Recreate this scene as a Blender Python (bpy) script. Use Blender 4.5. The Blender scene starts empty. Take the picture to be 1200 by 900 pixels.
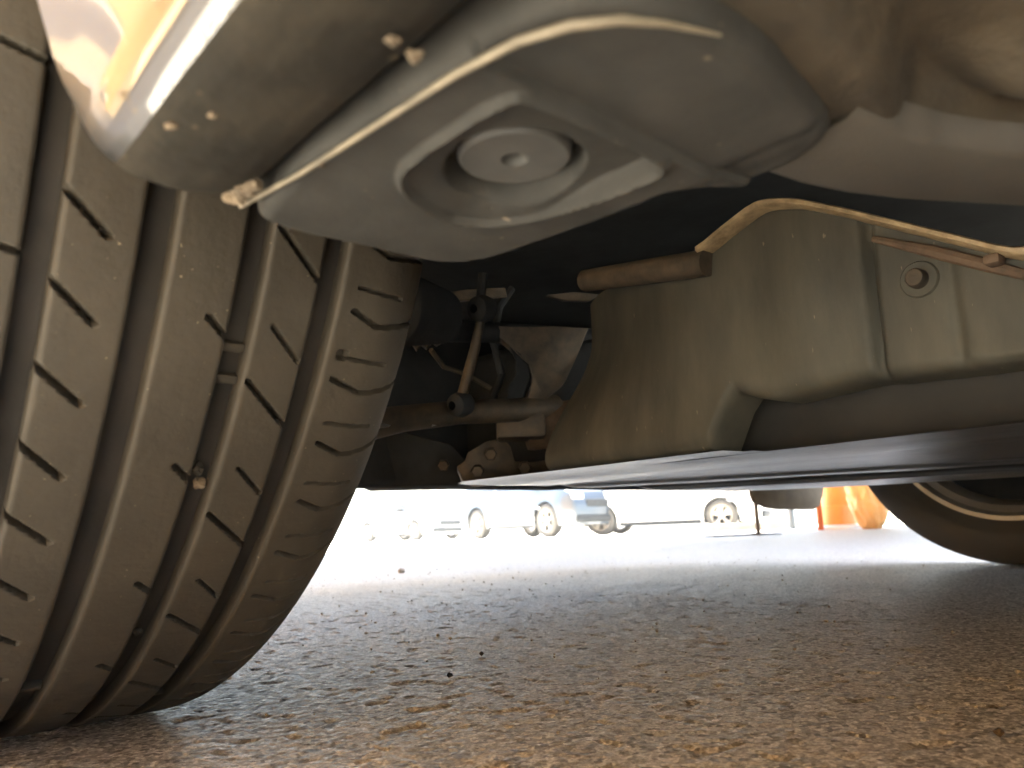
import bpy, bmesh, math, random
import numpy as np
from mathutils import Matrix, Vector

rad = math.radians
random.seed(7)
rng = np.random.default_rng(7)
scene = bpy.context.scene
col = scene.collection

# ------------------------------------------------------------------ camera
AZ, PITCH, ROLL = rad(40.793), rad(10.649), rad(2.140)      # phone held low beside the sill
FPX, CAM_H = 935.2, 0.0952
fwd = np.array([math.sin(AZ) * math.cos(PITCH), math.cos(AZ) * math.cos(PITCH), math.sin(PITCH)])
rt0 = np.array([math.cos(AZ), -math.sin(AZ), 0.0])
up0 = np.cross(rt0, fwd)
RGT = rt0 * math.cos(ROLL) - up0 * math.sin(ROLL)
UPV = rt0 * math.sin(ROLL) + up0 * math.cos(ROLL)
C0 = np.array([0, 0, CAM_H])
cam_data = bpy.data.cameras.new('camera')
cam_data.sensor_width = 36.0
cam_data.lens = 36.0 * FPX / 1200.0
cam_data.clip_start = 0.01
cam_data.clip_end = 3000.0
cam_data.dof.use_dof = True
cam_data.dof.focus_distance = 0.50
cam_data.dof.aperture_fstop = 15.0
cam = bpy.data.objects.new('camera', cam_data)
cam.matrix_world = Matrix(((RGT[0], UPV[0], -fwd[0], 0.0), (RGT[1], UPV[1], -fwd[1], 0.0),
                           (RGT[2], UPV[2], -fwd[2], CAM_H), (0, 0, 0, 1)))
col.objects.link(cam)
scene.camera = cam

# ------------------------------------------------------------------ sky and sun
SUN_EL, SUN_AZ = rad(70), rad(15)                           # azimuth from +Y towards +X
world = bpy.data.worlds.new('World')
scene.world = world
world.use_nodes = True
wn = world.node_tree.nodes
sky = wn.new('ShaderNodeTexSky')
sky.sky_type = 'NISHITA'
sky.sun_disc = False
sky.sun_elevation = SUN_EL
sky.sun_rotation = SUN_AZ
sky.air_density = 1.0
sky.dust_density = 3.5
wn['Background'].inputs['Strength'].default_value = 0.05
world.node_tree.links.new(sky.outputs[0], wn['Background'].inputs['Color'])
sun_data = bpy.data.lights.new('sun', 'SUN')
sun_data.energy = 5.0
sun_data.angle = rad(0.53)
sun_data.color = (1.0, 0.93, 0.77)
sun = bpy.data.objects.new('sun', sun_data)
sdir = Vector((math.sin(SUN_AZ) * math.cos(SUN_EL), math.cos(SUN_AZ) * math.cos(SUN_EL), math.sin(SUN_EL)))
sun.rotation_euler = sdir.to_track_quat('Z', 'Y').to_euler()
sun.location = (6, 3, 12)
col.objects.link(sun)
vs = scene.view_settings
vs.view_transform = 'Standard'
vs.look = 'None'
vs.gamma = 1.0
vs.use_curve_mapping = False
vs.exposure = 4.5
scene.cycles.max_bounces = 9
scene.cycles.diffuse_bounces = 6
scene.cycles.glossy_bounces = 4
scene.cycles.volume_bounces = 0
scene.cycles.sample_clamp_indirect = 8.0
scene.cycles.use_denoising = True

# ------------------------------------------------------------------ helpers
def ray(px, py):
    return fwd + RGT * (px - 600) / FPX - UPV * (py - 450) / FPX
def at(px, py, d):
    return C0 + ray(px, py) * d
def onx(px, py, x):
    d = ray(px, py); return C0 + d * (x / d[0])
def ony(px, py, y):
    d = ray(px, py); return C0 + d * (y / d[1])
def onz(px, py, z):
    d = ray(px, py); return C0 + d * ((z - CAM_H) / d[2])

def tag(o, label=None, cat=None, group=None, kind=None):
    if label: o['label'] = label
    if cat: o['category'] = cat
    if group: o['group'] = group
    if kind: o['kind'] = kind
    return o

def empty(name, loc=(0, 0, 0), rz=0.0):
    o = bpy.data.objects.new(name, None)
    o.empty_display_size = 0.2
    o.location = loc
    o.rotation_euler = (0, 0, rz)
    col.objects.link(o)
    return o

def mesh_data(name, V, F, mat=None, smooth=40):
    V = np.asarray(V, dtype=np.float32).reshape(-1, 3)
    me = bpy.data.meshes.new(name)
    if isinstance(F, np.ndarray):
        n = F.shape[1]
        me.vertices.add(len(V)); me.vertices.foreach_set('co', V.ravel())
        me.loops.add(F.size); me.loops.foreach_set('vertex_index', F.astype(np.int32).ravel())
        me.polygons.add(len(F))
        me.polygons.foreach_set('loop_start', np.arange(0, F.size, n, dtype=np.int32))
        me.polygons.foreach_set('loop_total', np.full(len(F), n, dtype=np.int32))
        me.update(calc_edges=True)
        me.validate()
    else:
        me.from_pydata([tuple(map(float, v)) for v in V], [], [tuple(int(i) for i in f) for f in F])
        me.update()
    if smooth:
        me.polygons.foreach_set('use_smooth', np.ones(len(me.polygons), dtype=bool))
        if smooth < 180:
            me.set_sharp_from_angle(angle=rad(smooth))
    if mat: me.materials.append(mat)
    return me

def obj(name, me, parent=None, inv=None):
    o = bpy.data.objects.new(name, me)
    col.objects.link(o)
    if parent:
        o.parent = parent
        if inv is not None: o.matrix_parent_inverse = inv
    return o

def merge(parts):
    V, F, n = [], [], 0
    for v, f in parts:
        V.extend([tuple(p) for p in v])
        F.extend([tuple(i + n for i in q) for q in f])
        n += len(v)
    return V, F

def grid_faces(n, m, mask=None, flip=False, wrap=False):
    i = np.arange(n - (0 if wrap else 1))[:, None]; j = np.arange(m - 1)[None, :]
    i2 = (i + 1) % n
    a = i * m + j; b = i2 * m + j; c = i2 * m + j + 1; d = i * m + j + 1
    q = np.stack([a, b, c, d] if not flip else [a, d, c, b], -1).reshape(-1, 4)
    if mask is not None:
        mk = mask.ravel()
        q = q[mk[q].all(1)]
    return q

def bx(cx, cy, cz, sx, sy, sz, bev=0.0, seg=2, rot=None):
    bm = bmesh.new()
    bmesh.ops.create_cube(bm, size=1.0)
    for v in bm.verts: v.co = Vector((v.co.x * sx, v.co.y * sy, v.co.z * sz))
    if bev > 0:
        bmesh.ops.bevel(bm, geom=list(bm.edges), offset=bev, segments=seg, affect='EDGES', profile=0.5)
    if rot is not None:
        for v in bm.verts: v.co = rot @ v.co
    V = [(v.co.x + cx, v.co.y + cy, v.co.z + cz) for v in bm.verts]
    bm.verts.index_update()
    F = [[v.index for v in f.verts] for f in bm.faces]
    bm.free()
    return V, F

def tube(pts, r, n=12, caps=True):
    pts = [Vector(p) for p in pts]
    rr = r if isinstance(r, (list, tuple)) else [r] * len(pts)
    V, F = [], []
    t = (pts[1] - pts[0]).normalized()
    ref = Vector((0, 0, 1)) if abs(t.z) < 0.9 else Vector((1, 0, 0))
    u = t.cross(ref).normalized()
    for k, p in enumerate(pts):
        if k == 0: t = pts[1] - pts[0]
        elif k == len(pts) - 1: t = pts[-1] - pts[-2]
        else: t = (pts[k + 1] - pts[k]).normalized() + (pts[k] - pts[k - 1]).normalized()
        t.normalize()
        u = (u - t * u.dot(t)).normalized(); w = t.cross(u)
        for i in range(n):
            a = 2 * math.pi * i / n
            V.append(p + (u * math.cos(a) + w * math.sin(a)) * rr[k])
    for k in range(len(pts) - 1):
        for i in range(n):
            F.append((k * n + i, k * n + (i + 1) % n, (k + 1) * n + (i + 1) % n, (k + 1) * n + i))
    if caps:
        F.append(tuple(range(n - 1, -1, -1))); F.append(tuple((len(pts) - 1) * n + i for i in range(n)))
    return V, F

def lathe(profile, center, axis='X', n=48, closed=False):
    """profile: list of (axial, radius)"""
    c = Vector(center); V, F = [], []
    for a, r in profile:
        for i in range(n):
            t = 2 * math.pi * i / n
            if axis == 'X': V.append((c.x + a, c.y - r * math.sin(t), c.z - r * math.cos(t)))
            elif axis == 'Z': V.append((c.x + r * math.cos(t), c.y + r * math.sin(t), c.z + a))
            else: V.append((c.x + r * math.cos(t), c.y + a, c.z + r * math.sin(t)))
    m = len(profile)
    for k in range(m - (0 if closed else 1)):
        k2 = (k + 1) % m
        for i in range(n):
            F.append((k * n + i, k * n + (i + 1) % n, k2 * n + (i + 1) % n, k2 * n + i))
    return V, F

def frame_lathe(profile, origin, direction, n=24):
    d = Vector(direction).normalized()
    ref = Vector((0, 0, 1)) if abs(d.z) < 0.9 else Vector((1, 0, 0))
    u = d.cross(ref).normalized(); w = d.cross(u); o = Vector(origin)
    V, F = [], []
    for a, r in profile:
        for i in range(n):
            t = 2 * math.pi * i / n
            V.append(o + d * a + (u * math.cos(t) + w * math.sin(t)) * r)
    for k in range(len(profile) - 1):
        for i in range(n):
            F.append((k * n + i, k * n + (i + 1) % n, (k + 1) * n + (i + 1) % n, (k + 1) * n + i))
    return V, F

def prism(poly, off, bev=0.0):
    """closed plate: polygon of 3d points extruded by the vector off, edges bevelled"""
    bm = bmesh.new()
    vs_ = [bm.verts.new(Vector(p)) for p in poly]
    f = bm.faces.new(vs_)
    r = bmesh.ops.extrude_face_region(bm, geom=[f])
    for v in r['geom']:
        if isinstance(v, bmesh.types.BMVert): v.co += Vector(off)
    bmesh.ops.recalc_face_normals(bm, faces=list(bm.faces))
    if bev: bmesh.ops.bevel(bm, geom=list(bm.edges), offset=bev, segments=2, affect='EDGES', profile=0.5)
    bm.verts.index_update()
    V = [tuple(v.co) for v in bm.verts]; F = [[v.index for v in q.verts] for q in bm.faces]
    bm.free()
    return V, F

def hash2(i, j, s):
    h = (i.astype(np.int64) * 374761393 + j.astype(np.int64) * 668265263 + s * 1274126177) & 0xffffffff
    h = ((h ^ (h >> 13)) * 1274126177) & 0xffffffff
    return ((h ^ (h >> 16)) & 0xffff) / 65535.0
def vnoise(x, y, s=0):
    i = np.floor(x); j = np.floor(y); u = x - i; v = y - j
    u = u * u * (3 - 2 * u); v = v * v * (3 - 2 * v)
    i = i.astype(np.int64); j = j.astype(np.int64)
    return (hash2(i, j, s) * (1 - u) + hash2(i + 1, j, s) * u) * (1 - v) + (hash2(i, j + 1, s) * (1 - u) + hash2(i + 1, j + 1, s) * u) * v
def fbm(x, y, s=0, o=4):
    r = 0; a = 0.5
    for k in range(o):
        r = r + a * vnoise(x * 2 ** k, y * 2 ** k, s + k); a *= 0.5
    return r
def sstep(a, b, x):
    t = np.clip((x - a) / (b - a), 0, 1); return t * t * (3 - 2 * t)
def sdf_poly(X, Y, P):
    P = np.asarray(P, float); d = np.full(X.shape, 1e9); ins = np.zeros(X.shape, bool)
    for k in range(len(P)):
        a, b = P[k], P[(k + 1) % len(P)]
        e = b - a; wx = X - a[0]; wy = Y - a[1]
        t = np.clip((wx * e[0] + wy * e[1]) / (e @ e + 1e-12), 0, 1)
        d = np.minimum(d, (wx - e[0] * t) ** 2 + (wy - e[1] * t) ** 2)
        c = (a[1] > Y) != (b[1] > Y)
        with np.errstate(divide='ignore', invalid='ignore'):
            xi = a[0] + (Y - a[1]) / (b[1] - a[1] if b[1] != a[1] else 1e-9) * e[0]
        ins ^= c & (X < xi)
    d = np.sqrt(d); return np.where(ins, -d, d)
def sdf_seg(X, Y, a, b):
    ex, ey = b[0] - a[0], b[1] - a[1]
    t = np.clip(((X - a[0]) * ex + (Y - a[1]) * ey) / (ex * ex + ey * ey + 1e-12), 0, 1)
    return np.hypot(X - a[0] - ex * t, Y - a[1] - ey * t)
def interp(xs, tab):
    return np.interp(xs, [t[0] for t in tab], [t[1] for t in tab])

# ------------------------------------------------------------------ materials
def mat(name, c1, c2=None, scale=6.0, rough=0.5, metal=0.0, bump=0.0, bscale=None, bdist=0.001, rough2=None,
        speck=None, speck_scale=700.0, speck_t=0.70, spec=0.5, coat=0.0, stretch=(1, 1, 1), contrast=(0.35, 0.65)):
    m = bpy.data.materials.new(name); m.use_nodes = True
    nt = m.node_tree; N = nt.nodes; L = nt.links
    b = N['Principled BSDF']
    b.inputs['Roughness'].default_value = rough
    b.inputs['Metallic'].default_value = metal
    b.inputs['Specular IOR Level'].default_value = spec
    b.inputs['Coat Weight'].default_value = coat
    b.inputs['Coat Roughness'].default_value = 0.04
    tc = N.new('ShaderNodeTexCoord'); mp = N.new('ShaderNodeMapping')
    mp.inputs['Scale'].default_value = stretch
    L.new(tc.outputs['Object'], mp.inputs['Vector'])
    c2 = c2 or tuple(min(1, x * 1.25) for x in c1)
    nz = N.new('ShaderNodeTexNoise'); nz.inputs['Scale'].default_value = scale
    nz.inputs['Detail'].default_value = 7; nz.inputs['Roughness'].default_value = 0.62
    L.new(mp.outputs[0], nz.inputs['Vector'])
    rp = N.new('ShaderNodeValToRGB')
    rp.color_ramp.elements[0].position = contrast[0]; rp.color_ramp.elements[1].position = contrast[1]
    rp.color_ramp.elements[0].color = (*c1, 1); rp.color_ramp.elements[1].color = (*c2, 1)
    L.new(nz.outputs['Fac'], rp.inputs['Fac'])
    last = rp.outputs['Color']
    if speck:
        n2 = N.new('ShaderNodeTexNoise'); n2.inputs['Scale'].default_value = speck_scale; n2.inputs['Detail'].default_value = 1
        L.new(mp.outputs[0], n2.inputs['Vector'])
        r2 = N.new('ShaderNodeValToRGB')
        r2.color_ramp.elements[0].position = speck_t; r2.color_ramp.elements[1].position = speck_t + 0.05
        r2.color_ramp.elements[0].color = (0, 0, 0, 1); r2.color_ramp.elements[1].color = (1, 1, 1, 1)
        L.new(n2.outputs['Fac'], r2.inputs['Fac'])
        mx = N.new('ShaderNodeMix'); mx.data_type = 'RGBA'
        L.new(r2.outputs['Color'], mx.inputs[0]); L.new(last, mx.inputs[6]); mx.inputs[7].default_value = (*speck, 1)
        last = mx.outputs[2]
    L.new(last, b.inputs['Base Color'])
    if rough2 is not None:
        mr = N.new('ShaderNodeMapRange'); mr.inputs['To Min'].default_value = rough; mr.inputs['To Max'].default_value = rough2
        mr.inputs['From Min'].default_value = 0.3; mr.inputs['From Max'].default_value = 0.7
        L.new(nz.outputs['Fac'], mr.inputs['Value']); L.new(mr.outputs[0], b.inputs['Roughness'])
    if bump:
        n3 = N.new('ShaderNodeTexNoise'); n3.inputs['Scale'].default_value = bscale or scale * 6
        n3.inputs['Detail'].default_value = 5; n3.inputs['Roughness'].default_value = 0.6
        L.new(mp.outputs[0], n3.inputs['Vector'])
        bp = N.new('ShaderNodeBump'); bp.inputs['Strength'].default_value = bump; bp.inputs['Distance'].default_value = bdist
        L.new(n3.outputs['Fac'], bp.inputs['Height']); L.new(bp.outputs[0], b.inputs['Normal'])
    return m

M = {}
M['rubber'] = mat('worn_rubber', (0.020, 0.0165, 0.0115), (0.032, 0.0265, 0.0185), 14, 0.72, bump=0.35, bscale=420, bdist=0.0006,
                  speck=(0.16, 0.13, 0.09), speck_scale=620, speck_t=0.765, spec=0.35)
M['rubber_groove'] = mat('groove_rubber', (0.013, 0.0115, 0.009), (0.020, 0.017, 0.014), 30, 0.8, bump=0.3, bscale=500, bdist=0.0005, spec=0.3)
M['sidewall'] = mat('sidewall_rubber', (0.035, 0.033, 0.030), (0.060, 0.055, 0.048), 5, 0.62, bump=0.2, bscale=160, bdist=0.001)
M['paint'] = mat('dark_grey_paint', (0.012, 0.012, 0.014), (0.015, 0.015, 0.017), 2, 0.35, metal=0.0, coat=1.0)
M['plastic'] = mat('dirty_black_plastic', (0.009, 0.0075, 0.005), (0.026, 0.0205, 0.013), 30, 0.72, spec=0.22, speck=(.11, .085, .05), speck_scale=170, speck_t=.74, bump=0.5, bscale=260, bdist=0.0008,
                   rough2=0.85, contrast=(0.42, 0.72))
M['plate'] = mat('grey_moulded_plastic', (0.016, 0.0155, 0.0138), (0.027, 0.0255, 0.0225), 45, 0.78, spec=0.3, bump=0.35, bscale=600, bdist=0.0004,
                 speck=(0.09, 0.07, 0.05), speck_scale=260, speck_t=0.76)
M['pad'] = mat('grey_jack_pad', (0.032, 0.0315, 0.0295), (0.044, 0.043, 0.040), 90, 0.7, bump=0.3, bscale=700, bdist=0.0004)
M['flange'] = mat('bare_flange_edge', (0.08, 0.066, 0.046), (0.15, 0.124, 0.086), 120, 0.5, bump=0.4, bscale=500, bdist=0.0005)
M['gold'] = mat('tan_flange_edge', (0.18, 0.135, 0.08), (0.40, 0.31, 0.19), 70, 0.55, bump=0.6, bscale=400, bdist=0.0006)
M['floor'] = mat('muddy_underseal', (0.011, 0.0085, 0.005), (0.055, 0.041, 0.024), 15, 0.8, bump=0.6, bscale=130, bdist=0.002,
                 contrast=(0.38, 0.7))
M['band'] = mat('grey_sill_band', (0.034, 0.031, 0.027), (0.048, 0.043, 0.036), 20, 0.65, bump=0.3, bscale=200, bdist=0.001)
M['cover'] = mat('dusty_cover_plastic', (0.034, 0.036, 0.032), (0.092, 0.089, 0.070), 11, 0.7, bump=0.25, bscale=240, bdist=0.0007,
                 stretch=(1, 2.2, 0.6), contrast=(0.3, 0.75), speck=(.17, .15, .11), speck_scale=190, speck_t=.76)
M['tray'] = mat('undertray_plastic', (0.030, 0.029, 0.029), (0.045, 0.044, 0.042), 9, 0.16, bump=0.08, bscale=60, bdist=0.001,
                rough2=0.28, stretch=(1, 0.35, 1))
M['metal'] = mat('weathered_steel', (0.042, 0.038, 0.033), (0.095, 0.075, 0.054), 60, 0.5, metal=0.4, bump=0.4, bscale=300, bdist=0.0008, rough2=0.65)
M['rust'] = mat('rusty_metal', (0.07, 0.048, 0.034), (0.14, 0.095, 0.062), 80, 0.75, bump=0.6, bscale=300, bdist=0.001)
M['rail'] = mat('dusty_rail', (0.045, 0.037, 0.028), (0.095, 0.074, 0.052), 60, 0.7, bump=0.4, bscale=200)
M['recess'] = mat('dark_recess_plastic', (0.024, 0.024, 0.024), (0.038, 0.037, 0.036), 10, 0.75, spec=0.2, bump=0.2, bscale=120)
M['alloy'] = mat('alloy_wheel', (0.42, 0.39, 0.34), (0.55, 0.51, 0.45), 8, 0.4, metal=0.7, bump=0.1, bscale=80)
M['dark'] = mat('black_metal', (0.018, 0.021, 0.025), (0.030, 0.034, 0.039), 20, 0.75, spec=0.12, bump=0.3, bscale=100, bdist=0.001)
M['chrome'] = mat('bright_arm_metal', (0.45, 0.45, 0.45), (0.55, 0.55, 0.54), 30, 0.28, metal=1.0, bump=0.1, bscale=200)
M['mud'] = mat('dried_mud', (0.06, 0.044, 0.028), (0.13, 0.096, 0.06), 200, 0.9, bump=0.6, bscale=600, bdist=0.001)
M['glass'] = mat('dark_glass', (0.02, 0.025, 0.03), (0.03, 0.035, 0.04), 2, 0.06)
M['white_paint'] = mat('white_car_paint', (0.72, 0.72, 0.71), (0.76, 0.76, 0.75), 2, 0.25, coat=1.0)
M['blue_paint'] = mat('dark_blue_car_paint', (0.03, 0.055, 0.10), (0.035, 0.065, 0.12), 2, 0.3, coat=1.0)
M['slate_paint'] = mat('blue_grey_car_paint', (0.022, 0.036, 0.055), (0.028, 0.042, 0.062), 2, 0.35, metal=0.0, coat=1.0)
M['pale_paint'] = mat('pale_silver_car_paint', (0.55, 0.57, 0.58), (0.60, 0.62, 0.63), 2, 0.28, metal=0.3, coat=1.0)
M['lamp'] = mat('lamp_lens', (0.6, 0.62, 0.64), (0.7, 0.72, 0.74), 8, 0.1)
M['orange'] = mat('orange_drum_plastic', (0.75, 0.28, 0.05), (0.80, 0.33, 0.07), 3, 0.45, bump=0.1, bscale=30)
M['orange_dark'] = mat('deep_orange_plastic', (0.45, 0.09, 0.01), (0.50, 0.11, 0.012), 3, 0.5)
M['sack'] = mat('orange_sack_film', (0.68, 0.32, 0.09), (0.75, 0.40, 0.13), 4, 0.42, bump=0.5, bscale=14, bdist=0.06)
M['post'] = mat('brown_post', (0.05, 0.036, 0.02), (0.075, 0.052, 0.03), 10, 0.6)
M['base'] = mat('grey_base_plate', (0.05, 0.05, 0.05), (0.07, 0.07, 0.07), 10, 0.6)
M['concrete'] = mat('concrete', (0.13, 0.12, 0.10), (0.18, 0.165, 0.14), 6, 0.85, bump=0.4, bscale=60, bdist=0.004)
M['stucco'] = mat('orange_stucco', (0.40, 0.20, 0.055), (0.50, 0.30, 0.10), 3, 0.9, bump=0.5, bscale=60, bdist=0.01)
M['cream'] = mat('cream_stucco', (0.30, 0.25, 0.16), (0.38, 0.32, 0.21), 3, 0.9, bump=0.4, bscale=60, bdist=0.01)
M['bounce_paving'] = mat('sandy_bounce_paving', (0.46, 0.34, 0.17), (0.55, 0.42, 0.23), 5, 0.85, bump=0.3, bscale=80, bdist=0.003)
M['tan'] = mat('tan_render', (0.50, 0.36, 0.18), (0.60, 0.45, 0.25), 2, 0.9, bump=0.3, bscale=40, bdist=0.01)
M['added_canopy_mat'] = mat('added_canopy_grey', (0.10, 0.10, 0.10), (0.13, 0.13, 0.13), 2, 0.9)
M['frame'] = mat('white_frame', (0.7, 0.7, 0.68), (0.78, 0.78, 0.76), 6, 0.5)
M['flap'] = mat('brown_deflector', (0.12, 0.092, 0.060), (0.17, 0.13, 0.085), 30, 0.75, bump=0.3, bscale=200)
M['grit'] = mat('grit_stone', (0.16, 0.14, 0.115), (0.60, 0.55, 0.45), 40, 0.8, contrast=(0.25, 0.75))

def ground_material():
    m = bpy.data.materials.new('worn_asphalt'); m.use_nodes = True
    nt = m.node_tree; N = nt.nodes; L = nt.links; b = N['Principled BSDF']
    tc = N.new('ShaderNodeTexCoord')
    def noise(scale, det=6, r=0.6):
        n = N.new('ShaderNodeTexNoise'); n.inputs['Scale'].default_value = scale; n.inputs['Detail'].default_value = det
        n.inputs['Roughness'].default_value = r; L.new(tc.outputs['Object'], n.inputs['Vector']); return n
    def ramp(src, p0, p1, c0, c1):
        r = N.new('ShaderNodeValToRGB'); e = r.color_ramp.elements
        e[0].position = p0; e[1].position = p1; e[0].color = (*c0, 1); e[1].color = (*c1, 1)
        L.new(src, r.inputs['Fac']); return r.outputs['Color']
    def mixc(fac, a, bb, mode='MIX'):
        x = N.new('ShaderNodeMix'); x.data_type = 'RGBA'; x.blend_type = mode
        if isinstance(fac, float): x.inputs[0].default_value = fac
        else: L.new(fac, x.inputs[0])
        for s, k in ((a, 6), (bb, 7)):
            if isinstance(s, tuple): x.inputs[k].default_value = (*s, 1)
            else: L.new(s, x.inputs[k])
        return x.outputs[2]
    big = ramp(noise(2.2, 5).outputs['Fac'], 0.35, 0.68, (0.44, 0.432, 0.405), (0.53, 0.52, 0.49))
    v = N.new('ShaderNodeTexVoronoi'); v.inputs['Scale'].default_value = 330; L.new(tc.outputs['Object'], v.inputs['Vector'])
    stone = N.new('ShaderNodeSeparateColor'); L.new(v.outputs['Color'], stone.inputs[0])
    sc = ramp(stone.outputs[0], 0.0, 1.0, (0.13, 0.125, 0.114), (0.95, 0.93, 0.88))
    c = mixc(0.80, big, sc)
    fine = ramp(noise(520, 4).outputs['Fac'], 0.42, 0.62, (0.42, 0.41, 0.39), (1.45, 1.45, 1.45))
    c = mixc(0.7, c, fine, 'MULTIPLY')
    light = ramp(noise(420, 1).outputs['Fac'], 0.72, 0.76, (0, 0, 0), (1, 1, 1))
    c = mixc(light, c, (0.78, 0.73, 0.63))
    pit = ramp(noise(120, 3).outputs['Fac'], 0.28, 0.36, (1, 1, 1), (0, 0, 0))
    c = mixc(pit, c, (0.10, 0.09, 0.075))
    L.new(c, b.inputs['Base Color'])
    rr = ramp(noise(300, 3).outputs['Fac'], 0.35, 0.65, (0.37, 0.37, 0.37), (0.62, 0.62, 0.62)); L.new(rr, b.inputs['Roughness'])
    b.inputs['Specular IOR Level'].default_value = 0.5
    b1 = N.new('ShaderNodeBump'); b1.inputs['Strength'].default_value = 0.25; b1.inputs['Distance'].default_value = 0.0007
    inv = N.new('ShaderNodeMath'); inv.operation = 'SUBTRACT'; inv.inputs[0].default_value = 1.0
    L.new(v.outputs['Distance'], inv.inputs[1]); L.new(inv.outputs[0], b1.inputs['Height'])
    b2 = N.new('ShaderNodeBump'); b2.inputs['Strength'].default_value = 0.22; b2.inputs['Distance'].default_value = 0.0008
    L.new(noise(600, 4).outputs['Fac'], b2.inputs['Height']); L.new(b1.outputs[0], b2.inputs['Normal'])
    L.new(b2.outputs[0], b.inputs['Normal'])
    return m
M['ground'] = ground_material()

# ------------------------------------------------------------------ ground: one sheet, fine relief near the camera
def axis(lo, hi, step, far):
    core = np.arange(lo, hi + step / 2, step)
    out = []; s = step; x = hi
    while x < far:
        s *= 1.12; x += s; out.append(x)
    neg = []; s = step; x = lo
    while x > -far:
        s *= 1.12; x -= s; neg.append(x)
    return np.concatenate([np.array(neg[::-1]), core, np.array(out)])
gx = axis(-0.05, 0.95, 0.0019, 140.0); gy = axis(0.02, 0.97, 0.0019, 140.0)
GX, GY = np.meshgrid(gx, gy, indexing='ij')
fade = sstep(2.2, 1.0, np.hypot(GX - 0.4, GY - 0.4))
h = (vnoise(GX * 170 + 7.3, GY * 170, 1) - 0.5) * 0.0002 + (vnoise(GX * 380, GY * 380, 2) - 0.5) * 0.0006 \
    + (fbm(GX * 9, GY * 9, 5, 2) - 0.4) * 0.0008
pits = sstep(0.80, 0.90, vnoise(GX * 105, GY * 105, 9)) * 0.0011
h = (h - pits) * fade - 0.0012
gme = mesh_data('ground', np.stack([GX, GY, h], -1), grid_faces(len(gx), len(gy)), M['ground'], 180)
tag(obj('ground', gme), kind='structure')

# unseen sandy paving and its kerb, added to bounce warm light under the car
def slab(name, x0, x1, zt, m):
    V, F = bx((x0 + x1) / 2, 6.0, zt / 2 - .01, x1 - x0, 60, zt + .02, .008)
    return tag(obj(name, mesh_data(name, V, F, m, 40)), kind='structure')
slab('bounce_kerb', -.98, -.84, .125, M['concrete'])
slab('bounce_pavement', -6.1, -.984, .120, M['bounce_paving'])

# ------------------------------------------------------------------ the car overhead
XC, YC, RT, ZC = 0.96, 0.5549, 0.325, 0.323      # centre line, front axle, tyre radius, axle height
car = empty('dark_grey_car', (XC, -0.75, 0))
tag(car, 'dark grey car overhead, its front tyre and underbody filling the picture', 'car')
INV = Matrix.Translation((-XC, 0.75, 0))
def part(name, V, F, m, parent=None, smooth=40):
    return obj(name, mesh_data(name, V, F, m, smooth), parent or car, None if parent else INV)

# ---- generic car shell used for this car and for the parked ones
PROF = [(0.15, 0.90), (0.22, 0.945), (0.32, 0.965), (0.5, 1.0), (0.68, 0.998), (0.85, 0.975), (0.95, 0.95), (1.2, 0.90)]
KINDS = {
 'hatch': dict(L=4.2, W=1.80, wy=(1.30, -1.28), rw=0.32, clr=0.19, belt=0.90,
   top=[(-2.1, .60), (-2.06, .93), (-1.9, 1.18), (-1.6, 1.38), (-1.0, 1.47), (-.1, 1.50), (.35, 1.45), (1.12, 1.01), (1.8, .86), (2.04, .72), (2.1, .55)]),
 'suv': dict(L=4.6, W=1.88, wy=(1.42, -1.36), rw=0.36, clr=0.24, belt=1.05,
   top=[(-2.3, .68), (-2.27, 1.08), (-2.1, 1.45), (-1.9, 1.66), (-1.2, 1.74), (.2, 1.74), (.6, 1.66), (1.2, 1.18), (1.95, 1.06), (2.22, .92), (2.3, .65)]),
 'van': dict(L=4.9, W=1.92, wy=(1.62, -1.48), rw=0.34, clr=0.21, belt=1.08,
   top=[(-2.45, .70), (-2.43, 1.6), (-2.36, 1.86), (-2.1, 1.93), (.5, 1.93), (.9, 1.82), (1.62, 1.22), (2.2, .98), (2.4, .80), (2.45, .58)]),
 'main': dict(L=4.35, W=1.97, wy=(1.3049, -1.31), rw=0.325, clr=0.20, belt=0.93, arch=0.395, mid=0.27,
   top=[(-2.15, .62), (-2.1, .98), (-1.9, 1.25), (-1.55, 1.42), (-.9, 1.52), (0, 1.54), (.4, 1.48), (1.15, 1.06), (1.85, .90), (2.12, .74), (2.2, .55)]),
}
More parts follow.
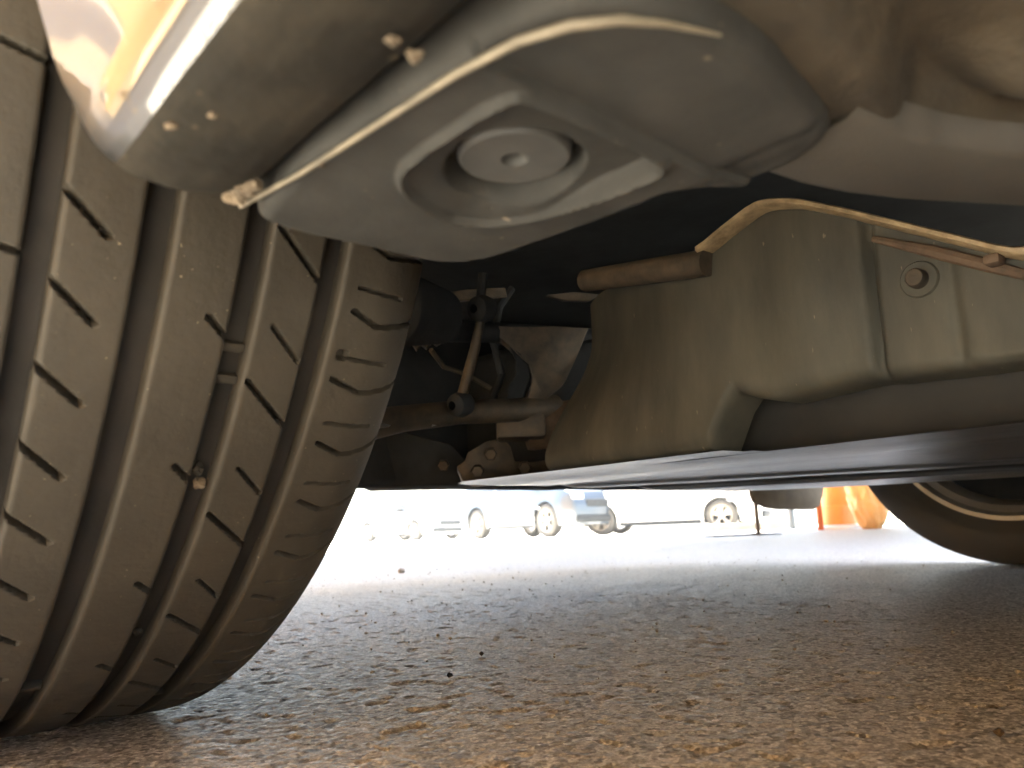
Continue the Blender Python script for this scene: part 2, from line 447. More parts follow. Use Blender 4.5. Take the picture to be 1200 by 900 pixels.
def shell(k):
    K = KINDS[k]; top = K['top']; y0, y1 = top[0][0], top[-1][0]; arch = K.get('arch', K['rw'] + 0.055)
    ys = set(np.linspace(y0, y1, 90).tolist())
    for wy in K['wy']:
        ys |= {wy + arch * math.cos(a) for a in np.linspace(0, math.pi, 25)} | {wy + arch + 1e-3, wy - arch - 1e-3}
    ys = np.array(sorted(ys))
    zt = interp(ys, top); half = K['W'] / 2
    e = np.minimum(ys - y0, y1 - ys)
    w = half * (0.80 + 0.20 * np.sqrt(np.clip(1 - (1 - np.clip(e / 0.55, 0, 1)) ** 2, 0, 1)))
    zl = np.full_like(ys, K['clr'])
    if 'mid' in K: zl[(ys < K['wy'][0]) & (ys > K['wy'][1])] = K['mid']
    for wy in K['wy']:
        d = arch ** 2 - (ys - wy) ** 2
        zl = np.where(d > 0, np.maximum(zl, K['rw'] + np.sqrt(np.maximum(d, 0))), zl)
    zb = np.minimum(K['belt'], zt - 0.03)
    zl = np.minimum(zl, zb - 0.05)
    S = []
    for u in (0, .1, .22, .4, .6, .8, .92, 1):
        z = zl + (zb - zl) * u
        S.append((w * interp(z, PROF), z))
    xb = S[-1][0]; g = zt - zb; gn = np.clip(g / 0.55, 0, 1.2)
    for v, ta in ((.08, .02), (.35, .09), (.7, .19), (.9, .27), (.98, .36)):
        S.append((xb * (1 - ta * gn - .02 * v), zb + g * v))
    S.append((xb * 0.45, zt + .008)); S.append((xb * 0.0, zt + .014))
    P = np.array([np.stack([x, ys, z], -1) for x, z in S])          # section, station, 3
    return K, ys, P
def shell_mesh(P):
    n, m = P.shape[:2]
    full = np.concatenate([P, (P * np.array([-1, 1, 1]))[::-1][1:]], 0)
    V = full.reshape(-1, 3); F = grid_faces(full.shape[0], m).tolist()
    nn = full.shape[0]
    F.append([k * m for k in range(nn)][::-1]); F.append([k * m + m - 1 for k in range(nn)])
    return V, F
def glass_patch(P, ys, ya, yb, ia, ib, side, off):
    sel = (ys >= ya) & (ys <= yb)
    Q = P[ia:ib + 1][:, sel].copy()
    Q[..., 0] = Q[..., 0] * side
    nrm = np.cross(np.gradient(Q, axis=1), np.gradient(Q, axis=0)) if min(Q.shape[:2]) > 1 else None
    ln = np.linalg.norm(nrm, axis=-1, keepdims=True); nrm = nrm / np.maximum(ln, 1e-9)
    s = np.sign(np.sum(nrm * np.array([side, 0, .6]), -1, keepdims=True)); s[s == 0] = 1
    A = Q + nrm * s * off; B = Q - nrm * s * 0.02
    n, m = Q.shape[:2]
    F = grid_faces(n, m, flip=side > 0).tolist()
    k = n * m
    rim = [i for i in range(m)] + [i * m + m - 1 for i in range(1, n)] + [(n - 1) * m + i for i in range(m - 2, -1, -1)] + [i * m for i in range(n - 2, 0, -1)]
    for a, b in zip(rim, rim[1:] + rim[:1]): F.append([a, b, b + k, a + k])
    return np.concatenate([A.reshape(-1, 3), B.reshape(-1, 3)]), F

def tyre_profile(R, xc, hw, q=.66):
    return [(xc - hw, R * q), (xc - hw * 1.09, R * (q + .07)), (xc - hw * 1.14, R * .83), (xc - hw * 1.05, R * .93), (xc - hw * .90, R * .985),
            (xc - hw * .5, R), (xc - hw * .46, R), (xc - hw * .45, R * .978), (xc - hw * .32, R * .978), (xc - hw * .31, R),
            (xc + hw * .31, R), (xc + hw * .32, R * .978), (xc + hw * .45, R * .978), (xc + hw * .46, R), (xc + hw * .5, R),
            (xc + hw * .90, R * .985), (xc + hw * 1.05, R * .93), (xc + hw * 1.14, R * .83), (xc + hw * 1.09, R * (q + .07)), (xc + hw, R * q)]
def rim_mesh(R, xc, hw, out, cy, cz, q=.66):
    """barrel, five double spokes on the outward side (out = +1 or -1) and a hub"""
    r = R * q; o = out
    prof = [(xc - o * hw * 1.02, r * 1.04), (xc - o * hw * 1.02, r * .985), (xc - o * hw * .86, r * .955), (xc - o * hw * .80, r * .90), (xc - o * hw * .2, r * .83), (xc + o * hw * .5, r * .87),
            (xc + o * hw * .92, r * .95), (xc + o * hw * 1.02, r * .985), (xc + o * hw * 1.02, r * 1.04), (xc + o * hw * .7, r * 1.0), (xc - o * hw * .7, r * 1.0)]
    ps = [lathe(prof, (0, cy, cz), 'X', 64, closed=True)]
    ps.append(lathe([(xc + o * hw * .35, .001), (xc + o * hw * .35, r * .30), (xc + o * hw * .72, r * .28), (xc + o * hw * .82, r * .2), (xc + o * hw * .84, .001)], (0, cy, cz), 'X', 24))
    for k in range(10):
        a = 2 * math.pi * (k // 2) / 5 + (0.16 if k % 2 else -0.16)
        d = Vector((0, math.sin(a), math.cos(a))); cc = Vector((0, cy, cz))
        p0 = cc + d * r * .24 + Vector((xc + o * hw * .62, 0, 0)); p1 = cc + d * r * .92 + Vector((xc + o * hw * .80, 0, 0))
        ps.append(tube([p0, (p0 + p1) / 2 + Vector((o * .004, 0, 0)), p1], [r * .075, r * .055, r * .065], 8))
    return merge(ps)

def parked_car(name, label, kind, paint, loc, rz, cat='car', group='cars parked across the lot'):
    K, ys, P = shell(kind)
    root = empty(name, loc, rz)
    tag(root, label, cat, group)
    def p(n, V, F, m, par=None): return obj(n, mesh_data(n, V, F, m, 35), par or root)
    V, F = shell_mesh(P); body = p('body', V, F, paint)
    y0, y1 = K['top'][0][0], K['top'][-1][0]; half = K['W'] / 2
    g = interp(ys, K['top']) - K['belt']
    ok = ys[(g > 0.22)]; a, b = ok[0] + .06, ok[-1] - .08; mid = (a + b) / 2 - .05
    for s in (1, -1):
        V, F = glass_patch(P, ys, a, mid - .05, 8, 11, s, .006); p('side_window', V, F, M['glass'])
        V, F = glass_patch(P, ys, mid + .05, b, 8, 11, s, .006); p('side_window', V, F, M['glass'])
        mx = half * 1.02; my = b - .12; mz = K['belt'] + .09
        p('mirror', *bx(s * (mx + .08), my, mz, .20, .11, .14, .035, 3), M['dark'])
        p('door_handle', *bx(s * (half * .985), mid - .18, K['belt'] - .09, .03, .17, .028, .008), paint)
        zl = K['belt'] - .17
        p('headlight', *bx(s * half * .70, y1 - .14, zl - .05, half * .36, .22, .15, .05, 3), M['lamp'])
        p('sill_trim', *bx(s * half * .93, (K['wy'][0] + K['wy'][1]) / 2, K['clr'] + .03, .05, K['wy'][0] - K['wy'][1] - 2 * K['rw'] - .2, .09, .015), M['dark'])
    # windscreen and rear window lie across the top of the shell
    yy = interp([K['belt'] + .06, K['top'][6][1] - .04], sorted([(z, y) for y, z in K['top'][6:9]]))
    ya, yb = min(yy), max(yy)
    V, F = [], []
    for t in np.linspace(0, 1, 6):
        y = ya + (yb - ya) * t; z = float(interp(y, K['top']))
        for u in np.linspace(-1, 1, 9): V.append((u * half * (.60 + .14 * t), y + .012, z + .030 - .012 * u * u))
    V2 = [(x, y - .02, z - .03) for x, y, z in V]; F = grid_faces(6, 9).tolist()
    F += [[q + 54 for q in f][::-1] for f in grid_faces(6, 9).tolist()]
    p('windscreen', V + V2, F, M['glass'])
    p('grille', *bx(0, y1 - .015, K['belt'] - .36, half * 1.0, .06, .16, .02), M['dark'])
    p('bumper', *bx(0, y1 - .06, K['clr'] + .13, half * 1.62, .2, .16, .05, 3), M['dark'] if kind != 'van' else paint)
    p('underbody', *bx(0, 0, K['clr'] + .08, half * 1.5, K['L'] * .86, .10, .02), M['dark'])
    hw = .1
    for s in (1, -1):
        for wy in K['wy']:
            xw = s * (half * .965 - hw); w = p('wheel', *rim_mesh(K['rw'], xw, hw, s, wy, K['rw']), M['alloy'])
            p('tyre', *lathe(tyre_profile(K['rw'], xw, hw), (0, wy, K['rw']), 'X', 40), M['sidewall'], w)
    return root

# ---- body shell of the near car
K, ys, P = shell('main')
V, F = shell_mesh(P)
Vw = V + np.array([XC, -0.75, 0])
body = part('body', Vw, F, M['paint'])
for s in (1, -1):
    for ya, yb in ((-1.55, -.45), (-.35, .42)):
        V, F = glass_patch(P, ys, ya, yb, 8, 11, s, .006); part('side_window', V + np.array([XC, -0.75, 0]), F, M['glass'])
    part('mirror', *bx(XC + s * 1.08, -.30, 1.03, .22, .12, .15, .035, 3), M['paint'])
part('floor_pan', *merge([bx(XC, -0.75, .380, 1.50, 4.1, .02), bx(.125, -.74, .380, .17, 1.75, .02), bx(1.795, -.74, .380, .17, 1.75, .02)]), M['dark'])

# ---- near sill: painted outer skin turning under into the rocker moulding
def sill(flip):
    prof = [(-.006, .325), (-.003, .310), (.006, .285), (.0165, .250), (.0235, .226), (.0290, .208), (.0325, .196), (.0350, .1875), (.0365, .1846), (.0380, .1824), (.0400, .1804), (.0422, .1790)]
    under = [(.0422, .1790), (.0450, .1779), (.0475, .1772), (.054, .1764), (.060, .1766), (.066, .1778), (.071, .1800), (.0735, .184), (.074, .200), (.074, .225)]
    ends = [-1.62, -1.0, -.4, -.1, .05, .10, .14, .165, .177, .184, .1875, .189]
    out = []
    for pr in (prof, under):
        pp = []
        xs = np.array(pr)
        t = np.linspace(0, len(xs) - 1, (len(xs) - 1) * 4 + 1)
        X = np.interp(t, range(len(xs)), xs[:, 0]); Z = np.interp(t, range(len(xs)), xs[:, 1])
        Vs = []
        for y in ends:
            k = max(0.0, (y - .165) / .024)
            lift = .005 * (1 - math.sqrt(max(0, 1 - k * k))) if k < 1 else .005
            ins = .006 * (1 - math.sqrt(max(0, 1 - k * k))) if k < 1 else .006
            yy = y + np.clip((Z - .26) * .35, 0, .02)
            wob = (fbm(X * 0 + y * 30, Z * 30, 3, 2) - .4) * .0012
            Vs.append(np.stack([X + ins * .35 * np.clip((.205 - Z) / .02, 0, 1) + wob, yy, Z + lift * np.clip((.2 - Z) / .02, 0, 1)], -1))
        # close the end that faces the wheel
        last = Vs[-1].copy(); last[:, 0] = last[:, 0] * .7 + .06 * .3; last[:, 2] += .03; last[:, 1] -= .006
        Vs.append(last)
        Vs = np.array(Vs)
        if flip: Vs[..., 0] = 2 * XC - Vs[..., 0]
        out.append((Vs.reshape(-1, 3), grid_faces(Vs.shape[0], Vs.shape[1], flip=flip).tolist()))
    return out
for flip in (False, True):
    a, b = sill(flip)
    rk = part('rocker_panel', *a, M['paint'], smooth=60)
    part('rocker_moulding', *b, M['plastic'], rk, 60)

# ---- jacking plate with its recess (a moulded block behind the front wheel)
OUT = [(.0741, .1885), (.088, .1955), (.115, .1935), (.1286, .1950), (.1446, .1905), (.1558, .170), (.1594, .145), (.1605, .128), (.1600, .118),
       (.1716, .1155), (.1788, .113), (.1824, .105), (.181, .092), (.1746, .081), (.1565, .078), (.131, .073), (.115, .073), (.098, .0745), (.086, .082), (.0795, .104)]
REC = [(.0960, .1480), (.0945, .1400), (.0945, .1075), (.1000, .1055), (.1380, .1070), (.1445, .1090), (.1460, .1140), (.1440, .1340), (.1405, .1480), (.1330, .1600), (.1230, .1640), (.1130, .1615), (.1020, .1560)]
px_ = np.arange(.064, .194, .0005); py_ = np.arange(.062, .206, .0005)
PX, PY = np.meshgrid(px_, py_, indexing='ij')
def chaikin(P, n=2):
    P = np.asarray(P, float)
    for _ in range(n):
        Q = np.roll(P, -1, 0); P = np.stack([P * .75 + Q * .25, P * .25 + Q * .75], 1).reshape(-1, 2)
    return P
do = sdf_poly(PX, PY, chaikin(OUT)); dr = sdf_poly(PX, PY, chaikin(REC))
z = np.full(PX.shape, .180)
re = .0045
k = np.clip((do + re) / re, 0, 1); z = z + re * (1 - np.sqrt(np.maximum(0, 1 - k * k)))            # rolled outer edge
z = z + np.clip(do, 0, 1) * 9
wf = sstep(.126, .150, PY)                                                       # floor runs out flush towards the nose
z = z + .0042 * (sstep(.0, .0014, -dr) * (1 - wf) + sstep(.0, .0150, -dr) * wf) - .0021 * np.exp(-((dr - .0004) / .0010) ** 2)
z = z + .0070 * sstep(.0176, .0164, np.hypot(PX - .1212, PY - .1362))               # recess with a raised bead round it
z = z - .0022 * sstep(.160, .186, PY) * (do < .002)                                               # nose hangs slightly lower towards the wheel
z = z + .0022 * sstep(.1052, .1040, PY + (PX - .12) * -.06)                                       # step at the rear edge of the recess
z = z + .003 * sstep(.158, .176, PX)
z = z + .0012 * np.exp(-((PX - .166) / .003) ** 2) * sstep(.12, .10, PY)
z = z + (fbm(PX * 90, PY * 90, 4, 3) - .45) * .0006
z = np.minimum(z, .232)
msk = do < .0055
jp = part('jacking_plate', np.stack([PX, PY, z], -1), grid_faces(len(px_), len(py_), msk, flip=True), M['plate'], None, 70)
part('jacking_pad', *lathe([(.012, .0146), (.002, .0144), (-.0004, .0140), (-.0012, .0132), (-.0012, .0034), (.0005, .0030), (.004, .0028), (.004, .0004)], (.1212, .1362, .1866), 'Z', 48), M['pad'], jp)
# seam lip running along the sill side of the plate and around its rear
lip = [(.0735, .1880, .1795), (.0765, .160, .1785), (.0785, .130, .178), (.0800, .105, .1775), (.0825, .091, .1775), (.0870, .0825, .1778), (.0935, .0770, .1785), (.102, .0742, .1798), (.115, .0722, .1820)]
part('seam_flange', *tube(lip, [.0007, .0007, .0007, .0008, .0009, .0010, .0009, .0006, .0003], 10), M['flange'], jp)

# ---- dirty sill floor behind the plate
fx = np.arange(.070, .62, .0025); fy = np.arange(-.62, .128, .0025)
FX, FY = np.meshgrid(fx, fy, indexing='ij')
EDGE = [(.070, .060), (.10, .085), (.16, .096), (.200, .106), (.236, .094), (.2756, .0725), (.34, .030), (.42, -.05), (.46, -.2), (.47, -.62), (.070, -.62)]
de = sdf_poly(FX, FY, EDGE)
z = np.full(FX.shape, .190)
z = z + .016 * sstep(.028, .036, -de) - .014 * sstep(.050, .085, -de) * (0.4 + fbm(FX * 14, FY * 14, 21, 2))
z = z + (fbm(FX * 22, FY * 22, 11, 4) - .45) * .034 * sstep(.045, .08, -de)
z = z - .012 * np.exp(-((FX - .19 - FY * .5) / .018) ** 2) * sstep(.03, .05, -de)
k = np.clip((de + .006) / .006, 0, 1); z = z + .006 * (1 - np.sqrt(np.maximum(0, 1 - k * k))) + np.clip(de, 0, 1) * 6
z = np.minimum(z, .235)
fl = part('sill_floor', np.stack([FX, FY, z], -1), grid_faces(len(fx), len(fy), de < .008, flip=True), M['floor'], None, 80)
path = np.array([(.178, .1085), (.200, .106), (.218, .1015), (.236, .094), (.2756, .0725), (.34, .030), (.42, -.05), (.46, -.2), (.47, -.6)])
tt = np.linspace(0, 1, 80); cum = np.concatenate([[0], np.cumsum(np.hypot(*np.diff(path, axis=0).T))]); cum /= cum[-1]
bxy = np.stack([np.interp(tt ** 1.6, cum, path[:, 0]), np.interp(tt ** 1.6, cum, path[:, 1])], -1)
tg = np.gradient(bxy, axis=0); tg /= np.linalg.norm(tg, axis=1, keepdims=True); nn_ = np.stack([tg[:, 1], -tg[:, 0]], -1)
strip = []
for off_, zz in ((.001, .200), (.0005, .1925), (-.001, .1893), (-.004, .1880), (-.018, .1878), (-.030, .1882), (-.033, .1895), (-.035, .196)):
    q = bxy - nn_ * off_
    strip.append(np.concatenate([q, np.full((len(q), 1), zz)], 1))
part('floor_band', np.array(strip), grid_faces(len(strip), 80), M['band'], fl, 60)

# ---- vertical underfloor cover with its fastener (faces the sill, about half a metre in)
TOP = [(-.60, .215), (.05, .222), (.1358, .2357), (.1782, .2617), (.2282, .2923), (.2628, .3116), (.2889, .3194), (.3188, .3094), (.3428, .2998), (.40, .309), (.47, .318), (.52, .322), (.62, .32)]
BOT = [(-.60, .176), (.1435, .180), (.20, .1825), (.241, .185), (.270, .183), (.300, .1815), (.318, .186), (.331, .192), (.342, .180), (.3576, .151), (.48, .1505), (.52, .1505), (.62, .1505)]
cy_ = np.concatenate([np.arange(-.6, .08, .02), np.arange(.08, .54, .0018)]); cu = np.concatenate([[-.04], np.linspace(0, 1, 80), [1.02]])
CY, CU = np.meshgrid(cy_, cu, indexing='ij')
zt_, zb_ = interp(CY, TOP), interp(CY, BOT)
CZ = zb_ + (zt_ - zb_) * np.clip(CU, 0, 1)
CX = np.full(CY.shape, .50)
CX += .007 * np.exp(-((CY - .2225 - (CZ - .23) * -.02) / .0030) ** 2) + .003 * np.exp(-((CY - .176) / .004) ** 2)   # pressed grooves
CX += .002 * sstep(.232, .215, CY)
CX -= .006 * np.exp(-((CY - .27) / .03) ** 2) * np.sin(np.clip(CU, 0, 1) * math.pi)
CX += .075 * np.clip((CY - .36) / .18, 0, 1) ** 1.6 * sstep(.0, .8, CU)                    # leans away towards the subframe
CX += .012 * (1 - np.sqrt(np.clip(1 - np.clip(1 - CU / .10, 0, 1) ** 2, 0, 1)))   # rolled lower edge
CX = np.where(CU < 0, CX + .03, CX); CX = np.where(CU > 1, CX + .02, CX)
CX += (fbm(CY * 22, CZ * 22, 17, 2) - .45) * .0012
cov = part('underfloor_cover', np.stack([CX, CY, CZ], -1), grid_faces(len(cy_), len(cu)), M['cover'], None, 75)
bp = onx(1076, 327, .5); 
part('washer', *lathe([(-.0005, .0118), (-.0024, .0116), (-.0034, .0108), (-.0030, .0085), (-.0030, .0055)], (.5035, bp[1], bp[2]), 'X', 32), M['cover'], cov)
part('bolt', *lathe([(-.003, .0062), (-.0085, .0060), (-.0100, .0050), (-.0102, .0003)], (.5035, bp[1], bp[2]), 'X', 24), M['metal'], cov)
cp = onx(1165, 305, .49); part('clip', *bx(.490, cp[1], cp[2], .012, .009, .006, .002, 2), M['rust'], cov)
# turned-out top edge
yl = np.concatenate([np.linspace(-.55, .12, 8), np.linspace(.1358, .3428, 60)])
prof = []
for y in yl:
    zc = float(interp(y, TOP)); zc2 = .5 * (float(interp(y - .008, TOP)) + float(interp(y + .008, TOP)))
    zc = .5 * zc + .5 * zc2
    prof.append([(.506, y, zc - .001), (.486, y, zc - .0015), (.4835, y, zc), (.4835, y, zc + .0028), (.486, y, zc + .0042), (.512, y, zc + .0042)])
part('top_flange', np.array(prof), grid_faces(len(yl), 6), M['gold'], cov, 60)
# rusty ledge under the flange at the right
q = [onx(1020, 282, .495), onx(1090, 297, .495), onx(1150, 312, .495), onx(1200, 325, .495)]
part('ledge', *tube([tuple(p + np.array([.004, 0, .002])) for p in q], [.002, .004, .004, .003], 8), M['rust'], cov)
# rail left of the flange
rl = [onx(829, 308, .494), onx(760, 318, .494), onx(686, 329, .500)]
part('rail', *tube(rl, [.0105, .0102, .0098], 18), M['rail'], cov)
# recessed lower face under the cover
lx = []
ly = np.linspace(-.6, .46, 50)
for y in ly:
    lx.append([(.515, y, .200), (.552, y, .196), (.560, y, .188), (.560, y, .165), (.556, y, .153), (.545, y, .150)])
part('lower_recess', np.array(lx), grid_faces(len(ly), 6), M['recess'], cov, 60)

# ---- undertray: flat panels seen at a grazing angle, with seams and a channel
EDGET = [(.50, .345), (.50, .56), (.50, .665), (.524, .699), (.64, .720), (.764, .725), (.95, .715), (1.08, .685), (1.14, .62), (1.19, .54), (1.235, .44), (1.262, .33), (1.28, .15), (1.30, -.6), (.545, -.6), (.545, .335)]
tx = np.arange(.49, 1.31, .004); ty = np.arange(-.6, .74, .008)
TX, TY = np.meshgrid(tx, ty, indexing='ij')
dt = sdf_poly(TX, TY, EDGET)
z = np.full(TX.shape, .150)
s1 = .670; z += .004 * np.exp(-((TX - s1) / .006) ** 2) + .002 * sstep(s1, s1 + .01, TX)
s2 = .86 + (.41 - TY) * .55; z -= .003 * sstep(-.012, .012, TX - s2)
s3 = s2 + .10; z += .012 * np.exp(-((TX - s3) / .035) ** 4)
z -= .003 * sstep(-.01, .01, TX - s3 - .06)
k = np.clip((dt + .02) / .02, 0, 1); z += .006 * (1 - np.sqrt(np.maximum(0, 1 - k * k))) * sstep(.55, .7, TX) + np.clip(dt, 0, 1) * sstep(.55, .7, TX)
z += (fbm(TX * 12, TY * 5, 31, 3) - .45) * .0022
tray = part('undertray', np.stack([TX, TY, z], -1), grid_faces(len(tx), len(ty), dt < .004, flip=True), M['tray'], None, 70)

# ---- subframe and suspension seen past the tyre
def P3(px, py, d): return Vector(at(px, py, d))
part('crossmember', *merge([prism([P3(405, 502, 1.02), P3(470, 505, 1.02), P3(528, 520, 1.02), P3(552, 545, 1.02), P3(556, 568, 1.02), P3(420, 571, 1.02)], (.06, .08, 0), .004)]), M['dark'])
sub = [P3(535, 547, .90), P3(541, 562, .90), P3(556, 568, .90), P3(640, 561, .93), P3(700, 549, .93), P3(700, 530, .93), P3(672, 535, .93), P3(622, 541, .92), P3(603, 540, .92), P3(598, 522, .91), P3(588, 513, .91), P3(570, 517, .90), P3(548, 530, .90), P3(545, 540, .90)]
part('subframe', *prism(sub, (.03, .04, .0), .002), M['metal'])
part('control_arm', *merge([tube([P3(420, 500, .66), P3(470, 491, .70), P3(540, 483, .75), P3(600, 481, .80), P3(650, 478, .84)], [.014, .012, .0115, .012, .014], 14)]), M['metal'])
part('arm_highlight_strip', *tube([P3(440, 500, .655), P3(470, 497, .69), P3(500, 494, .715)], [.0016, .0018, .0012], 8), M['chrome']).name = 'arm_glint_strip'  # thin bright strip modelled as the highlight along the control arm
part('steering_link', *tube([P3(505, 497, .715), P3(540, 492, .745), P3(600, 489, .79)], [.0022, .0022, .0018], 8), M['chrome'])
dl = part('drop_link', *tube([P3(563, 376, .72), P3(556, 410, .72), P3(542, 462, .72)], [.0042, .0048, .0050], 12), M['metal'])
part('ball_joint', *frame_lathe([(-.012, .004), (-.008, .011), (0, .013), (.008, .011), (.012, .004)], P3(565, 362, .72), (1, .2, .2), 16), M['dark'], dl)
part('ball_joint', *frame_lathe([(-.012, .004), (-.008, .010), (0, .012), (.008, .010), (.012, .004)], P3(540, 474, .72), (1, .2, .2), 16), M['dark'], dl)
kn = [P3(566, 380, .80), P3(600, 383, .80), P3(650, 382, .82), P3(690, 384, .83), P3(676, 418, .83), P3(662, 448, .82), P3(640, 468, .82), P3(618, 470, .81), P3(624, 445, .81), P3(620, 428, .81), P3(606, 414, .80), P3(596, 404, .80)]
part('bracket', *prism(kn, (.012, .016, 0), .0012), M['metal'])
part('bracket', *prism([P3(596, 404, .80), P3(604, 420, .80), P3(604, 440, .80), P3(595, 452, .80), P3(594, 470, .80), P3(610, 470, .81), P3(622, 440, .81), P3(614, 412, .81)], (.02, .02, 0), .0012), M['dark'])
part('bushing', *frame_lathe([(-.03, .012), (-.03, .022), (-.024, .0235), (.024, .0235), (.03, .022), (.03, .012), (-.02, .011)], P3(648, 498, .84), (.75, -.55, .12), 28), M['rust'])
part('arm_mount', *bx(*P3(610, 502, .82), .05, .04, .024, .004, rot=Matrix.Rotation(-.7, 3, 'Z')), M['metal'])
bo = []
b0, b1 = P3(455, 360, .66), P3(520, 372, .72)
d_ = (b1 - b0); ln_ = d_.length
for k in range(21): bo.append((ln_ * k / 20, (.034 if k % 2 else .026) - .010 * k / 20))
part('drive_shaft_boot', *frame_lathe(bo, b0, d_, 28), M['dark'])
part('drive_shaft', *tube([P3(525, 387, .72), P3(640, 392, .95), P3(700, 394, 1.1)], .011, 12), M['dark'])
part('heat_lip', *prism([P3(506, 345, .80), P3(548, 339, .81), P3(592, 337, .82), P3(594, 347, .82), P3(550, 351, .81), P3(512, 356, .80)], (.012, .014, .004), .001), M['rail'])
part('heat_lip', *prism([P3(640, 346, .86), P3(672, 342, .87), P3(704, 345, .88), P3(690, 353, .88), P3(660, 352, .87)], (.012, .014, .004), .001), M['rail'])
part('brake_hose', *tube([P3(600, 338, .86), P3(585, 360, .85), P3(578, 400, .84), P3(588, 440, .84), P3(575, 475, .80)], .0042, 8), M['dark'])
part('wiring', *tube([P3(505, 410, .80), P3(520, 430, .82), P3(545, 438, .85), P3(575, 455, .86)], .0026, 8), M['metal'])
for u, v, d in ((575, 532, .885), (615, 548, .895), (560, 552, .885), (520, 545, 1.0)):
    part('bolt', *frame_lathe([(.004, .0075), (-.004, .0072), (-.006, .006), (-.006, .0003)], P3(u, v, d), tuple(fwd), 6), M['metal'], None, 20)
part('hose', *tube([P3(566, 320, .74), P3(564, 345, .74), P3(560, 365, .74)], .0045, 8), M['dark'])
part('splash_lip', *prism([P3(482, 398, .75), P3(497, 392, .75), P3(512, 384, .75), P3(522, 392, .75), P3(524, 399, .75), P3(518, 400, .75), P3(512, 404, .75), P3(507, 400, .75), P3(500, 408, .75), P3(494, 403, .75), P3(488, 410, .75), P3(484, 404, .75)], (.01, .015, .002), .0008), M['metal'])
part('gearbox', *merge([bx(.98, .86, .262, .62, .34, .17, .03, 3), bx(.62, .90, .27, .5, .05, .22, .01)]), M['dark'])
part('firewall', *merge([bx(1.0, 1.16, .27, 1.5, .03, .18, .005)]), M['dark'])
part('knuckle', *merge([frame_lathe([(-.05, .03), (-.04, .06), (.03, .07), (.05, .04)], (.235, YC, ZC), (1, 0, 0), 24), tube([(.24, YC, ZC), (.25, YC - .02, .24), (.27, YC, .17)], [.03, .022, .02], 10), tube([(.25, YC, ZC + .05), (.27, YC, .55), (.30, YC, .85)], [.03, .03, .03], 12)]), M['dark'])

# ---- wheel wells
for s, x0, x1 in ((1, -.0, .205), (-1, 1.715, 1.92)):
    V = []
    aa = np.linspace(rad(100), rad(262), 40)
    for a in aa:
        for x in (x0, x1): V.append((x, YC - .385 * math.sin(a), ZC - .385 * math.cos(a)))
    part('wheel_liner', np.array(V), grid_faces(40, 2), M['plastic'])

# ---- near front wheel: carcass with groove floor, five ribs cut by sipes
XT = .0905
def rprof(x):
    d = np.abs(x - XT)
    r = RT - .0022 * (d / .0875) ** 2
    return r - np.where(d > .066, .034 - np.sqrt(np.maximum(.034 ** 2 - (np.maximum(d, .066) - .066) ** 2, 1e-8)), 0)
wheel = part('wheel', *rim_mesh(RT, XT, .095, -1, YC, ZC), M['alloy'])
gb = RT - .0078
car_prof = [(XT - .095, .205), (XT - .102, .235), (XT - .1035, .265), (XT - .099, .290), (XT - .094, .303), (XT - .086, gb - .006), (XT - .07, gb - .001), (XT - .04, gb), (XT + .04, gb), (XT + .07, gb - .001), (XT + .086, gb - .006),
            (XT + .094, .303), (XT + .099, .290), (XT + .1035, .265), (XT + .102, .235), (XT + .095, .205)]
V, F = lathe(car_prof, (0, YC, ZC), 'X', 200)
V = np.array(V); V[:, 2] = np.maximum(V[:, 2], .0008)
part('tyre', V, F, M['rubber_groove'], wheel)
thf = np.radians(np.concatenate([np.arange(-6, 104, .11), np.arange(104, 354, 1.0)]))
def rib(x0, x1, segs, shoulder=0):
    n = int((x1 - x0) / .0010) + 2
    core = np.linspace(x0, x1, n)
    xs = np.concatenate([[x0, x0, x0 + .0002], core[1:-1], [x1 - .0002, x1, x1]])
    TH, XX = np.meshgrid(thf, xs, indexing='ij')
    r = rprof(XX)
    ed = np.minimum(XX - x0 if shoulder >= 0 else 1, x1 - XX if shoulder <= 0 else 1)
    r = r - .0011 * np.clip(1 - ed / .0013, 0, 1) ** 2
    deg = np.degrees(TH); s = RT * TH
    dep = np.zeros_like(r)
    for (xa, ta, xb_, tb, w, dp) in segs:
        dd = sdf_seg(XX, s, (xa, RT * rad(ta)), (xb_, RT * rad(tb)))
        dep = np.maximum(dep, dp * sstep(w / 2 + .0004, w / 2 - .0004, dd))
    dep = np.where((deg > -4) & (deg < 103), dep, 0)
    r = r - dep
    r = r + (fbm(s * 160, XX * 160, 41, 3) - .45) * .00035
    low = RT - .0085
    r[:, 0] = np.minimum(r[:, 0], low - .004 if shoulder < 0 else low); r[:, -1] = np.minimum(r[:, -1], low - .004 if shoulder > 0 else low)
    Y = YC - r * np.sin(TH); Z = np.maximum(ZC - r * np.cos(TH), .0004)
    Vv = np.stack([XX, Y, Z], -1)
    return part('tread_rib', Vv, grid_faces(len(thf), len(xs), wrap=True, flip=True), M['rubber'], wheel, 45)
def jit(v, a): return v + random.uniform(-a, a)
S1, S2, S3, S4, S5 = [], [], [], [], []
for k in range(-3, 14):
    t = 53.0 + 4.95 * (k - 5)
    S2.append((.045, t + .35, jit(.0605, .001), t - 1.9, .0016, .0052))
    if k % 2: S1.append((-.006, t + 2.9, .0405, t + 1.2, .0014, .005))
for k in range(-2, 9):
    t = 51.9 + 10.15 * (k - 3)
    S3.append((jit(.0950, .0008), t + .3, .1035, t - 1.1, .0017, .0045))
    t4 = 58.5 + 10.2 * (k - 3)
    S4.append((.1130, t4, .1340, t4 - 3.4, .0015, .0052))
    S4.append((jit(.1185, .001), t4 + 3.8, jit(.131, .001), t4 + 1.7, .0011, .0035))
